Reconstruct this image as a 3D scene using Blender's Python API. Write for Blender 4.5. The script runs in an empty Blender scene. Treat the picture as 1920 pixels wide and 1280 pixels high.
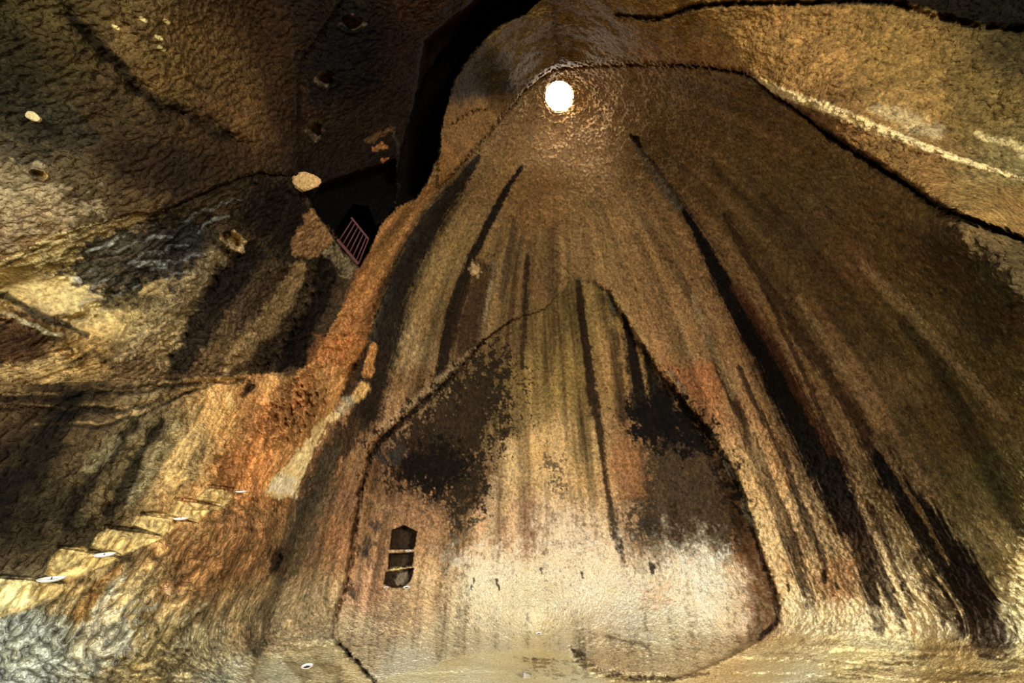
import bpy, bmesh, math, random
import numpy as np
from mathutils import Vector, Matrix

# ------------------------------------------------------------------ camera, world, light, exposure
F, PITCH = 747.0, math.radians(31.0)
CAMP = np.array([0.0, 0.0, 1.6])
FWD = np.array([0, math.cos(PITCH), math.sin(PITCH)])
UPV = np.array([0, -math.sin(PITCH), math.cos(PITCH)])
RGT = np.array([1.0, 0, 0])
sc = bpy.context.scene
COL = sc.collection
cam = bpy.data.cameras.new('camera'); camo = bpy.data.objects.new('camera', cam); COL.objects.link(camo)
cam.sensor_width = 36; cam.lens = F * 36 / 1920; cam.clip_end = 200; cam.clip_start = .05
camo.location = CAMP; camo.rotation_euler = (math.pi / 2 + PITCH, 0, 0)
sc.camera = camo
w = bpy.data.worlds.new('sky'); sc.world = w; w.use_nodes = True
bg = w.node_tree.nodes['Background']; bg.inputs[0].default_value = (.85, .93, 1, 1); bg.inputs[1].default_value = 4.0
def area(name, loc, aim, sx, sy, power, color, spread=180):
    l = bpy.data.lights.new(name, 'AREA'); l.shape = 'RECTANGLE'; l.size = sx; l.size_y = sy
    l.energy = power; l.color = color; l.spread = math.radians(spread)
    o = bpy.data.objects.new(name, l); COL.objects.link(o); o.location = loc
    o.rotation_euler = (Vector(aim) - Vector(loc)).to_track_quat('-Z', 'Y').to_euler(); return o
# daylight through the two cave mouths behind the camera, and through the shaft in the roof
area('daylight_left_mouth', (-3.9, -5.6, 2.2), (-1.5, 11, 1.0), 1.8, 1.8, 1900, (1, .985, .95))
area('daylight_right_mouth', (7.5, -6.5, 3.0), (2, 16, 1.0), 3.0, 2.6, 2500, (1, .975, .93), 130)
area('daylight_shaft', (2.14, 9.8, 21.2), (2.14, 9.8, 0), 1.7, 1.7, 1300, (.93, .96, 1))
vs = sc.view_settings; vs.view_transform = 'Standard'; vs.look = 'None'; vs.gamma = 1; vs.use_curve_mapping = False
vs.exposure = 0.12
random.seed(3); rng = np.random.default_rng(5)

# ------------------------------------------------------------------ numeric helpers
def noise3(P, seed=0):
    P = np.asarray(P, np.float32); Pi = np.floor(P).astype(np.int64); f = P - Pi
    fx, fy, fz = f[..., 0], f[..., 1], f[..., 2]
    u = f * f * f * (f * (f * 6 - 15) + 10)
    out = 0
    def h(ix, iy, iz):
        n = (ix * 73856093) ^ (iy * 19349663) ^ (iz * 83492791) ^ (seed * 2654435761)
        n = (n ^ (n >> 13)) * 1274126177 & 0xffffffff
        return (n ^ (n >> 16)) & 0xffffffff
    res = np.zeros(f.shape[:-1], np.float32)
    for dx in (0, 1):
        for dy in (0, 1):
            for dz in (0, 1):
                n = h(Pi[..., 0] + dx, Pi[..., 1] + dy, Pi[..., 2] + dz)
                gx = ((n & 255) / 127.5 - 1).astype(np.float32); gy = ((n >> 8 & 255) / 127.5 - 1).astype(np.float32); gz = ((n >> 16 & 255) / 127.5 - 1).astype(np.float32)
                wt = (u[..., 0] if dx else 1 - u[..., 0]) * (u[..., 1] if dy else 1 - u[..., 1]) * (u[..., 2] if dz else 1 - u[..., 2])
                res += wt * (gx * (fx - dx) + gy * (fy - dy) + gz * (fz - dz))
    return res * 1.35
def fbm(P, seed=0, oc=3):
    r = 0; a = 1; s = 0
    for k in range(oc):
        r = r + a * noise3(np.asarray(P) * (2.03 ** k), seed + k * 7); s += a; a *= .5
    return r / s
def sstep(x, a, b):
    t = np.clip((x - a) / (b - a + 1e-9), 0, 1); return t * t * (3 - 2 * t)
def direc(u, v):
    X = (np.asarray(u, float) - 960) / F; Y = (640 - np.asarray(v, float)) / F
    return X[..., None] * RGT + Y[..., None] * UPV + FWD

# ------------------------------------------------------------------ the big bell chamber (axis and profile in metres)
AX = np.array([2.14, 9.8])
PH = np.array([-8, -1.6, 0, 4, 8.6, 12.3, 15, 17.1, 18.3, 19.0, 19.6]); PR = np.array([8, 7.9, 7.7, 7.5, 7.0, 5.7, 4.3, 2.6, 1.35, .62, .5])
def bell_t(u, v):
    d = direc(u, v); ts = np.arange(2, 22, .02)
    p = d[None] * ts[:, None]
    ins = np.hypot(p[:, 0] - AX[0], p[:, 1] - AX[1]) < np.interp(p[:, 2], PH, PR)
    ins &= p[:, 2] < 19.3
    i = np.where(ins)[0]
    return ts[i[-1]] if len(i) else None

ctrl = []
inB = [(1040,128),(900,262),(800,385),(735,500),(690,640),(640,790),(560,940),(500,1190),(1000,1195),(1400,1195),(1700,1195),(1900,1190),(1915,1000),(1915,850),
       (1100,125),(1210,125),(1300,128),(1400,148),(1480,200),(1560,250)]
for uu in range(660, 1900, 95):
    for vv in range(140, 1180, 95):
        if vv > 1180 or (uu < 900 and vv < 1100 - (uu - 560) * 1.9): continue
        if uu > 1100 and vv < 130 + max(0, uu - 1350) * .62: continue
        if math.hypot(uu - 1048, vv - 178) < 60: continue
        inB.append((uu, vv))
for a in range(8):
    inB.append((1048 + 45 * math.cos(a * .785), 180 + 45 * math.sin(a * .785)))
for uu, vv in inB:
    t = bell_t(uu, vv)
    if t: ctrl.append((uu, vv, t))
ctrl += [(1048, 178, 18.2)]
# rock of the left passage, the roofs and the floor: distances read off by perspective
ctrl += [(0,1280,5.2),(0,1100,5.6),(0,900,5.8),(0,720,6.3),(200,1280,5.8),(200,1150,6.2),(300,1000,6.7),(300,860,6.9),(300,735,7.4),(400,1280,6.5),(400,1120,7.1),
 (480,1000,7.8),(450,850,8.2),(560,730,10.6),(560,860,9.6),(-500,1280,3.8),(-500,900,4.3),(-500,600,4.8),(-500,200,4.6),(-500,-450,4.5),
 (0,650,6.9),(150,560,7.4),(0,450,6.6),(300,500,7.9),(450,600,9.4),(560,660,11.2),(600,500,11.8),(0,200,6.0),(0,0,5.6),(300,300,7.4),(300,0,6.6),(500,200,8.8),
 (560,350,10.0),(700,100,9.8),(850,20,10.4),(640,300,11.2),(500,0,8.2),(720,300,12.2),(200,-450,5.4),(700,-450,6.2),
 (900,150,14.8),(870,200,14.6),(850,280,15.0),(1040,20,12.8),(1200,50,11.8),(1350,60,10.4),(1500,80,9.4),(1600,0,8.6),(1700,150,8.6),(1920,0,7.6),(1920,200,7.8),(1920,400,7.6),
 (1800,350,7.9),(1000,-450,6.8),(1500,-450,6.4),(2100,-450,6.0),(2400,0,5.8),(2400,500,6.0),(2400,900,6.0),(2400,1280,6.2),
 (2100,1250,7.0),(1700,1290,8.0),(1300,1290,8.5),(1000,1290,8.3),(750,1290,7.6),(550,1290,6.9),(1000,1320,7.4),(1400,1320,7.5)]
def floor_t(u, v, z=0.0):
    return (z - 1.6) / direc(u, v)[2]
for uu in (-500, 0, 400, 800, 1200, 1600, 2000, 2400):
    for vv in (1450, 1700):
        t = floor_t(uu, vv)
        if uu < 300: t *= .9
        if uu < -200 or uu > 2200: t *= .85
        ctrl.append((uu, vv, t))
ctrl = np.array(ctrl, float)
def tps_fit(pts, val, lam):
    n = len(pts); d = np.linalg.norm(pts[:, None] - pts[None], axis=2)
    K = d * d * np.log(d + 1e-9) + lam * np.eye(n); Pm = np.c_[np.ones(n), pts]
    A = np.block([[K, Pm], [Pm.T, np.zeros((3, 3))]]); return np.linalg.solve(A, np.r_[val, 0, 0, 0])
def tps_eval(q, pts, w_):
    out = np.empty(len(q))
    for s in range(0, len(q), 20000):
        d = np.linalg.norm(q[s:s+20000, None] - pts[None], axis=2)
        out[s:s+20000] = (d * d * np.log(d + 1e-9)) @ w_[:-3] + w_[-3] + q[s:s+20000] @ w_[-2:]
    return out
S = 500.0
W = tps_fit(ctrl[:, :2] / S, np.log(ctrl[:, 2]), 0.002)
gu = np.arange(-540, 2460, 12.0); gv = np.arange(-480, 1740, 12.0)
GU, GV = np.meshgrid(gu, gv)
GT = tps_eval(np.c_[GU.ravel(), GV.ravel()] / S, ctrl[:, :2] / S, W).reshape(GU.shape)
def base_t(u, v):
    x = np.clip((np.asarray(u, float) - gu[0]) / 12, 1, len(gu) - 3.001); y = np.clip((np.asarray(v, float) - gv[0]) / 12, 1, len(gv) - 3.001)
    i = np.floor(x).astype(int); j = np.floor(y).astype(int); fx = x - i; fy = y - j
    def cub(f): return (-.5*f+f*f-.5*f**3, 1-2.5*f*f+1.5*f**3, .5*f+2*f*f-1.5*f**3, -.5*f*f+.5*f**3)
    cx, cy = cub(fx), cub(fy); r = 0
    for b in range(4):
        for a in range(4): r = r + cx[a] * cy[b] * GT[j + b - 1, i + a - 1]
    return np.exp(r)

# ------------------------------------------------------------------ sampling grid: dense where the cave is seen from the path, coarse beyond
STEP = 1.6
us = np.r_[-500:-60:22, -60:1980:STEP, 1980:2401:22]; vsr = np.r_[-440:-40:22, -40:1325:STEP, 1325:1701:16]
U, V = np.meshgrid(us, vsr); NV, NU = U.shape
T0 = base_t(U, V)
D = direc(U, V)
P = CAMP + D * T0[..., None]
fb = lambda s, seed, oc=2: fbm(P * s, seed, oc)
n_lo = fb(.5, 1); n_md = fb(1.6, 2, 3); n_md2 = fb(1.6, 52, 3); n_hi = fb(5, 3, 3)
fb_hi = fb(9, 83, 2); fb_vh = fb(20, 87, 2)
UW = U + (n_md * 16 + n_hi * 7); VW = V + (n_md2 * 16 + fb(5, 63, 2) * 7)       # irregular edges for stains
UF = U + n_hi * 4 + fb_hi * 3; VF = V + fb(5, 73, 2) * 4 + fb_vh * 3                                 # slightly irregular edges for forms

def _box(pts, m, uu, vv):
    pts = np.asarray(pts, float)
    i0 = max(np.searchsorted(us, pts[:, 0].min() - m - 25) - 1, 0); i1 = np.searchsorted(us, pts[:, 0].max() + m + 25) + 1
    j0 = max(np.searchsorted(vsr, pts[:, 1].min() - m - 25) - 1, 0); j1 = np.searchsorted(vsr, pts[:, 1].max() + m + 25) + 1
    return (slice(j0, j1), slice(i0, i1))
def poly_sd(pts, m=60, q=None):
    """signed distance (inside positive), far value outside the box"""
    q = q or (UW, VW); pts = np.asarray(pts, float); b = _box(pts, m, *q); x, y = q[0][b], q[1][b]
    dmin = np.full(x.shape, 1e9); ins = np.zeros(x.shape, bool); n = len(pts)
    for k in range(n):
        ax_, ay = pts[k]; bx, by = pts[(k + 1) % n]; ex, ey = bx - ax_, by - ay
        tt = np.clip(((x - ax_) * ex + (y - ay) * ey) / (ex * ex + ey * ey + 1e-9), 0, 1)
        dmin = np.minimum(dmin, np.hypot(x - ax_ - tt * ex, y - ay - tt * ey))
        if by != ay:
            c = ((ay > y) != (by > y)) & (x < ex * (y - ay) / (by - ay) + ax_); ins ^= c
    return b, np.where(ins, dmin, -dmin)
def line_d(pts, m=60, q=None):
    """pts (u,v,width): returns box, distance/halfwidth, distance, side"""
    q = q or (UW, VW); pts = np.asarray([p if len(p) == 3 else (*p, 6) for p in pts], float); b = _box(pts, m, *q); x, y = q[0][b], q[1][b]
    dm = np.full(x.shape, 1e9); wm = np.ones(x.shape); sd = np.zeros(x.shape)
    for k in range(len(pts) - 1):
        ax_, ay, wa = pts[k]; bx, by, wb = pts[k + 1]; ex, ey = bx - ax_, by - ay
        tt = np.clip(((x - ax_) * ex + (y - ay) * ey) / (ex * ex + ey * ey + 1e-9), 0, 1)
        d = np.hypot(x - ax_ - tt * ex, y - ay - tt * ey); c = d < dm
        dm = np.where(c, d, dm); wm = np.where(c, (wa + (wb - wa) * tt) / 2, wm); sd = np.where(c, np.sign(ex * (y - ay) - ey * (x - ax_)), sd)
    return b, dm, wm, sd

# ------------------------------------------------------------------ zones
C_CRACK = [(-520,-900),(860,-20),(1000,-10)]
crackC = [(822,352),(860,315),(900,268),(940,222),(975,180),(1010,146),(1040,128),(1100,122),(1200,119),(1300,120),(1400,136),(1440,165),(1490,200),(1545,245),(1610,288),(1665,320),(1710,352),(1760,385),(1800,402),(1850,420),(1920,448),(2050,500),(2420,640)]
Z_ceil = crackC + [(2420,-460),(1110,-460),(1030,-20),(985,25),(930,50),(895,85),(870,115),(850,150),(840,190),(832,220),(825,250),(822,290)]
Z_left_roof = [(-520,-460),(1110,-460),(1030,-20),(985,25),(930,50),(895,85),(870,115),(850,150),(840,190),(832,220),(825,250),(822,290),(800,340),(780,370),(745,388),(715,420),(690,470),(672,498),(632,455),(582,380),
               (560,330),(480,325),(400,345),(330,390),(250,400),(100,440),(-60,520),(-520,600)]
ledge = [(-520,800),(-60,725),(60,722),(130,716),(240,712),(330,708),(430,704),(520,698),(560,690)]
Z_left_upper = [(-520,600),(-60,520),(100,440),(250,400),(330,390),(400,345),(480,325),(560,330),(582,380),(632,455),(672,498),(650,560),(612,630),(585,680)] + ledge[::-1]
groove = [(690,640),(670,700),(650,760),(600,800),(560,880),(545,940),(530,1000),(515,1060),(500,1120),(490,1180),(478,1280)]
Z_left_lower = ledge + [(585,680),(612,630),(650,560),(690,480),(745,400),(780,372),(800,342),(822,352),(780,410),(740,480),(712,560)] + groove + [(478,1330),(-520,1330)]
panel = [(1075,522),(1110,530),(1140,548),(1165,590),(1195,640),(1230,690),(1268,735),(1290,762),(1320,800),(1350,850),(1375,880),(1395,925),(1410,980),(1430,1040),(1450,1090),(1462,1140),(1460,1170),(1425,1200),(1380,1225),(1330,1250),(1260,1275),(1200,1290),(760,1290),
         (700,1278),(640,1215),(625,1190),(628,1150),(650,1090),(662,1040),(666,980),(675,920),(688,870),(700,835),(760,780),(830,720),(870,680),(905,640),(960,600),(1020,580)]
Z_floor = [(-520,1345),(380,1345),(440,1268),(470,1235),(560,1215),(625,1205),(660,1240),(700,1278),(760,1262),(880,1225),(1000,1215),(1080,1228),(1130,1262),(1200,1274),(1290,1262),(1380,1225),(1430,1196),(1480,1186),(1600,1190),(1750,1196),(1850,1206),(1920,1205),(2100,1215),(2420,1230),(2420,1760),(-520,1760)]

zone = np.zeros(U.shape, np.int8)      # 0 bell wall
def setz(pts, k, q=None):
    b, sd = poly_sd(pts, 2, q or (UF, VF)); z = zone[b]; z[sd > 0] = k
setz(Z_ceil, 1); setz(Z_left_roof, 2); setz(Z_left_upper, 3); setz(Z_left_lower, 4); setz(panel, 5); setz(Z_floor, 6)

# ------------------------------------------------------------------ relief (metres along the sight of the rock; positive = deeper)
R = np.zeros(U.shape)
def carve(pts, depth, soft=3, m=60, q=None, fade=None):
    b, sd = poly_sd(pts, m, q or (UF, VF)); k = sstep(sd, -soft / 2, soft / 2)
    if fade: k = k * np.exp(-np.maximum(sd, 0) / fade)
    R[b] += depth * k
def groove_cut(pts, depth, soft=1.5, q=None, step=0, fade=80):
    b, d, w_, s = line_d(pts, fade * 2 + 30 if step else 30, q or (UF, VF))
    jj = fb_hi[b]; d = np.maximum(0, d + jj * 2.5); R[b] += depth * np.exp(-(d / (w_ + soft)) ** 2) * np.clip(.75 + n_hi[b] * 1.8, .15, 1.6)
    if step: R[b] += step * (s > 0) * np.exp(-d / fade)
# recessed lower bell panel, the sharp overhanging edge on its left, stepped rim on its right
b, sd = poly_sd(panel, 80, (UF, VF)); fadeb = 1 - sstep(VF[b], 1180, 1275)
R[b] += .55 * sstep(sd, -1.5, 1.5) * (.3 + .7 * fadeb) * (1 - .45 * sstep(sd, 20, 260)) * sstep(VF[b], 515, 640)
R[b] -= .22 * np.exp(-np.maximum(-sd, 0) / 18) * (sd < 0) * sstep(VF[b], 560, 700)
groove_cut([(905,638,5),(870,680,7),(830,722,9),(760,782,9),(705,832,9),(690,870,9),(676,920,7),(667,980,6),(660,1040,7),(648,1095,6),(630,1150,7),(626,1190,8),(642,1218,7),(670,1245,7),(702,1280,8)], .35)
groove_cut([(1140,548,5),(1165,592,7),(1200,645,6),(1270,737,7),(1330,812,7),(1372,880,9),(1398,940,8),(1428,1040,6),(1458,1120,7),(1460,1165,5),(1420,1200,4)], .3)
groove_cut([(1348,840,5),(1375,905,7),(1400,930,6),(1410,985,6)], -.18)
# roof ridge and cracks
b, sd = poly_sd(Z_ceil, 60, (UF, VF)); R[b] -= .35 * sstep(sd, -2, 2) * np.exp(-np.maximum(sd, 0) / 160)
groove_cut([(p[0], p[1], 5) for p in crackC], .22)
groove_cut([(1540,240,8),(1570,268,10),(1600,282,6),(1640,310,12),(1700,345,8),(1720,362,12),(1760,395,14),(1800,412,10),(1870,432,12),(1930,452,12)], .3)
groove_cut([(1410,150,16),(1500,182,18),(1600,220,18),(1700,262,14),(1800,300,10),(1925,335,10)], -.12, 6)
groove_cut([(850,232,3),(880,212,4),(910,206,3)], .25)
groove_cut([(1160,30,6),(1230,38,6),(1300,12,5),(1400,6,6),(1520,6,5),(1650,2,5),(1700,12,8),(1760,34,12),(1830,50,8),(1925,58,10)], .35)
# the deep split between left roof and bell
split = [(925,-20),(862,58),(822,108),(792,150),(776,200),(757,262),(748,300),(742,350),(742,388),(780,372),(800,340),(822,290),(825,250),(832,220),(840,190),(850,150),(870,115),(895,85),(930,50),(985,25),(1035,-20)]
carve(split, 1.9, 3, q=(UF, VF))
carve([(800,80),(900,0),(1000,0),(900,70),(850,140),(815,230),(800,330),(770,360),(775,240)], 2.0, 20)
carve([(625,445),(640,415),(664,384),(690,388),(704,425),(712,420),(694,468),(674,500),(640,466)], 3.0, 2, q=(U, V))
carve([(582,380),(604,346),(650,330),(742,300),(742,388),(712,420),(690,470),(674,500),(632,455)], 1.1, 5)
groove_cut([(560,330,8),(480,325,6),(430,340,5),(360,372,4),(300,398,4)], .12, 1, step=-.12, fade=40)
groove_cut([(300,398,4),(240,402,4),(120,440,6),(0,500,6)], .05, 1, step=-.08, fade=30)
groove_cut([(130,30,14),(165,60,16),(210,115,16),(250,165,14),(300,195,14),(360,215,10),(420,250,8),(460,270,6)], .16, 9)
groove_cut([(560,320,10),(556,230,12),(560,120,12),(600,60,12),(640,0,12)], .06, 20, step=.12, fade=60)
# passage: shelf, hollow, folds
for L in ([(0,742,8),(110,748,10),(220,738,8),(330,724,6),(460,712,5)], [(0,765,8),(130,772,10),(230,768,8),(330,745,6),(400,722,4)]): groove_cut(L, .12, 3)
b, sd = poly_sd(Z_left_upper, 130, (UF, VF)); dl = line_d(ledge, 200, (UF, VF))
R[dl[0]] += .55 * (dl[3] < 0) * np.exp(-dl[1] / 45) * (U[dl[0]] < 575)
R[dl[0]] -= .18 * (dl[3] > 0) * np.exp(-dl[1] / 22) * (U[dl[0]] < 575)
carve([(0,520),(60,505),(130,520),(210,560),(235,600),(220,650),(150,640),(90,610),(0,585),(-200,580),(-200,520)], .5, 50)
groove_cut([(-60,575,16),(0,588,16),(60,612,18),(110,640,14),(150,668,10)], -.3, 8)
groove_cut([(0,566,10),(60,590,10),(110,615,10),(160,640,8)], .22, 5)
carve([(100,505),(190,440),(300,400),(400,400),(405,440),(340,520),(250,560),(140,535)], .35, 50)
for L in ([(440,470,30),(360,580,30),(310,690,30)], [(600,520,40),(560,610,40),(500,690,40)], [(330,470,22),(230,560,20)], [(210,560,8),(160,590,6),(110,610,5)]):
    groove_cut(L, .28, 10)
for L in ([(400,470,30),(300,590,36),(230,670,30)], [(540,500,30),(480,600,34),(420,690,30)]):
    groove_cut(L, -.2, 12)
for L in ([(240,600,3),(215,650,3),(190,690,3)], [(240,560,3),(190,590,4),(130,620,4)], [(555,520,3),(500,600,3),(470,660,3)]):
    groove_cut(L, .1, 1)
# lower left wall: big folds, orange swelling, end edge
for L, dpt in (([(560,730,60),(470,820,90),(400,900,80)], -.25), ([(380,740,40),(280,850,50),(180,980,50)], .18), ([(250,760,40),(150,870,50),(40,1000,50)], -.12),
               ([(660,600,40),(620,700,60),(560,790,60)], -.3), ([(470,722,14),(455,745,14),(445,775,8)], .1), ([(540,760,6),(500,830,6),(480,900,5)], .06)):
    groove_cut(L, dpt, 20 if abs(dpt) > .15 and L[0][2] > 30 else 4)
groove_cut([(712,560,8),(690,640,10),(650,730,12),(610,790,10),(590,830,6)], .35, 3, step=0)
groove_cut([(535,1040,14),(520,1100,10),(505,1160,8),(490,1220,8),(475,1280,8)], .14, 2)
groove_cut([(800,1030,3),(782,1110,4),(770,1170,6),(790,1220,7)], .1, 1); groove_cut([(838,1060,3),(815,1130,3),(795,1190,5),(785,1225,5)], .1, 1)
groove_cut([(1040,300,3),(970,402,3)], 0)
for L in ([(940,408,2),(1000,412,2),(1060,420,2),(1100,425,2)], [(960,576,2),(1000,580,2),(1040,592,2),(1062,600,2)], [(900,838,2),(930,812,2),(985,802,2),(1020,800,2)],
          [(1080,522,2),(1115,532,3),(1140,548,3)], [(1000,945,2),(1060,955,2),(1100,985,2),(1150,1025,2),(1165,1045,3)], [(1090,590,2),(1160,580,2)], [(880,1165,3),(900,1180,3),(940,1190,2),(1040,1176,3),(1140,1182,4),(1205,1200,4)],
          [(1140,488,2),(1175,505,2),(1195,550,2)]):
    groove_cut(L, .07, .8)
# stairs: wall below the flight stands proud, treads cut back
steps = [[(-60,1084),(0,1084),(45,1086),(118,1094),(128,1100),(100,1122),(70,1136),(0,1158),(-60,1175)],
         [(112,1028),(160,1032),(205,1038),(224,1044),(222,1050),(165,1072),(130,1092),(84,1077),(96,1045)],
         [(200,990),(250,996),(302,1004),(304,1010),(270,1024),(226,1042),(172,1028),(184,1002)],
         [(268,965),(300,966),(332,971),(328,988),(306,1005),(250,984)],
         [(332,938),(370,942),(418,950),(395,956),(380,972),(372,980),(312,964)],
         [(392,914),(420,917),(441,921),(432,936),(419,950),(364,936)]]
flight = [(-520,1120),(-60,1082),(0,1083),(118,1093),(84,1077),(100,1036),(115,1027),(222,1045),(172,1028),(200,990),(303,1004),(250,984),(268,965),(372,980),(312,964),(334,938),(419,950),(364,936),(392,914),(440,920),(500,925),(545,935),(535,1000),(515,1060),(500,1120),(478,1280),(478,1400),(-520,1400)]
b, sd = poly_sd(flight, 30, (U, V)); R[b] -= .28 * sstep(sd, -1, 1.2) * np.exp(-np.maximum(sd, 0) / 260)
stepid = np.full(U.shape, -1, np.int8)
for k, s_ in enumerate(steps):
    b, sd = poly_sd(s_, 6, (U + n_hi * 1.5, V)); R[b] += .06 * sstep(sd, 0, 4); m = stepid[b]; m[sd > 0] = k
    lo, hi = s_[0], s_[3]
    groove_cut([(p[0], p[1] - 3, 5) for p in s_[:4]], .22, .6, q=(U, V))
# carved holes
holes = [((660,44),24,15,0,.5),((612,148),19,16,-.2,.5),((592,247),15,17,0,.45),((434,450),23,15,.55,.42),((70,327),17,8,.35,.16),((518,1048),14,15,0,.3),
         ((470,729),13,6,-.7,.2),((612,580),8,9,.6,.12),((572,538),6,8,.4,.1),((1193,258),7,4,.5,.2),((583,510),6,6,0,.1),((660,690),7,16,.5,.25)]
holeid = np.full(U.shape, -1, np.int8)
for k, ((cx, cy), ra, rb, an, dp) in enumerate(holes):
    b = _box([(cx, cy)], ra * 2, U, V); x, y = UF[b] - cx, VF[b] - cy; c, s_ = math.cos(an), math.sin(an)
    e = np.hypot((x * c + y * s_) / ra, (-x * s_ + y * c) / rb)
    R[b] += dp * (1 - sstep(e, .45, 1.0)) - .06 * np.exp(-((e - 1.15) / .18) ** 2); m = holeid[b]; m[e < 1.02] = k
niche = [[(734,994),(757,984),(782,996),(776,1030),(731,1030)], [(729,1037),(776,1035),(773,1061),(727,1067)], [(723,1072),(776,1064),(771,1086),(758,1100),(736,1102),(719,1094)]]
nicheid = np.full(U.shape, -1, np.int8)
for k, s_ in enumerate(niche):
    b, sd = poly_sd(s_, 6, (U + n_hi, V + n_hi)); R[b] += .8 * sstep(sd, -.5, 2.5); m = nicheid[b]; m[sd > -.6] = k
groove_cut([(730,1034,4),(778,1032,4)], -.06, .5)
# foot of the walls, floor waves, basin
b, sd = poly_sd(Z_floor, 60, (UF, VF))
groove_cut([(560,1215,5),(630,1205,6),(660,1240,8),(700,1282,8)], .12, 2)
groove_cut([(1070,1216,4),(1085,1232,12),(1100,1250,16),(1130,1262,12),(1180,1272,8),(1250,1272,8)], .35, 3)
groove_cut([(1090,1200,12),(1150,1204,14),(1210,1216,12)], -.12, 5)
for k, (a, b_, dp) in enumerate([((1400,1235),(1920,1265),.05),((1480,1215),(1900,1235),.05),((1380,1262),(1880,1290),.06),((1540,1250),(1760,1256),.05),((700,1272),(1050,1262),.05)]):
    groove_cut([(a[0], a[1], 5), ((a[0] + b_[0]) / 2, (a[1] + b_[1]) / 2 - 6 + 8 * (k % 2), 5), (b_[0], b_[1], 5)], dp, 2)
# black-streak drip ribs
# ------------------------------------------------------------------ tool marks: directional relief in rock coordinates
def wdir(u, v, du, dv):
    a = CAMP + direc(u, v) * base_t(u, v); b_ = CAMP + direc(u + du, v + dv) * base_t(u + du, v + dv); e = b_ - a
    return e / np.linalg.norm(e)
def marks(scale, e, k, seed, rid=.5):
    Q = P - (P @ e)[..., None] * e * (1 - 1 / k)
    Q = Q * scale
    Q = Q + np.stack([n_md, n_md2, n_md], -1) * .5
    n = noise3(Q, seed); n2 = noise3(Q * 2.1, seed + 3); n3 = noise3(Q * 4.3, seed + 5)
    return (np.minimum(np.abs(n) * 3.4, 1.25) - .55) * rid + n * (1 - rid) + n2 * .5 + n3 * .28
mA = marks(7.6, wdir(300, 1100, -30, 62), 2.4, 11, .75)      # coarse pick marks, lower left
mB = marks(8.5, wdir(250, 420, 50, -26), 2.2, 14, .6)       # upper left
mC = marks(10.5, wdir(480, 830, -24, 50), 5.0, 17, .35)        # orange fold
mD = marks(5.5, wdir(1000, 700, 0, 60), 1.3, 21, .4)         # bell
mE = marks(9.5, wdir(1500, 100, 60, 12), 2.0, 24, .3)        # roof
def soft(z_ids):
    m = np.isin(zone, z_ids).astype(np.float32)
    for _ in range(3):
        m = (m + np.roll(m, 2, 0) + np.roll(m, -2, 0) + np.roll(m, 2, 1) + np.roll(m, -2, 1)) / 5
    return m
low = sstep((U - 0) * .35 + (V - 1000) - 0, -60, 60)
k4 = soft([4]); k3 = soft([3]); k2 = soft([2]); k1 = soft([1]); k0 = soft([0]); k5 = soft([5]); k6 = soft([6])
below = np.zeros(U.shape); b, sd = poly_sd(flight, 30, (U, V)); below[b] = sstep(sd, 0, 10)
nearL = np.exp(-np.maximum(U - 520, 0) / 60) * (zone == 0)
amp = k4 * (.062 + .10 * below) + k3 * .11 + k2 * .06 + k1 * .034 + k0 * .085 + k5 * .045 + k6 * .030
rel = k4 * (mC * (1 - below) + mA * below) + k3 * mB + k2 * mB + k1 * mE + (k0 + k5) * mD + k6 * mE
top = np.exp(-((U - 1060) / 130) ** 2 - ((V - 250) / 120) ** 2)
gl = sstep(700 - U, 0, 120) * k0; rel = rel * (1 - gl) + mC * gl; amp = amp + gl * .03
amp = amp * (1 + .5 * top)
smoothm = np.clip((stepid >= 0) * .6 + (nicheid >= 0) * .5 + k6 * .6, 0, 1)
b, sd = poly_sd([(0,520),(60,505),(130,520),(250,560),(240,640),(150,640),(90,610),(0,585)], 30); smoothm[b] = np.maximum(smoothm[b], .9 * sstep(sd, -10, 20))
plas = [(500,925),(520,890),(560,840),(600,790),(625,768),(642,770),(605,805),(585,850),(560,915),(545,938)]
b, sd = poly_sd(plas, 30); smoothm[b] = np.maximum(smoothm[b], .85 * sstep(sd, -3, 6))
amp = amp * (1 - smoothm * .85)
R += rel * amp + n_md * .10 * (1 - k6 * .3) * np.where(zone == 5, .4, 1) + n_lo * .18 + n_hi * .03 * (1 - smoothm * .6)
T = T0 + R * np.clip(T0 / 9, .45, 1.15)

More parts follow.
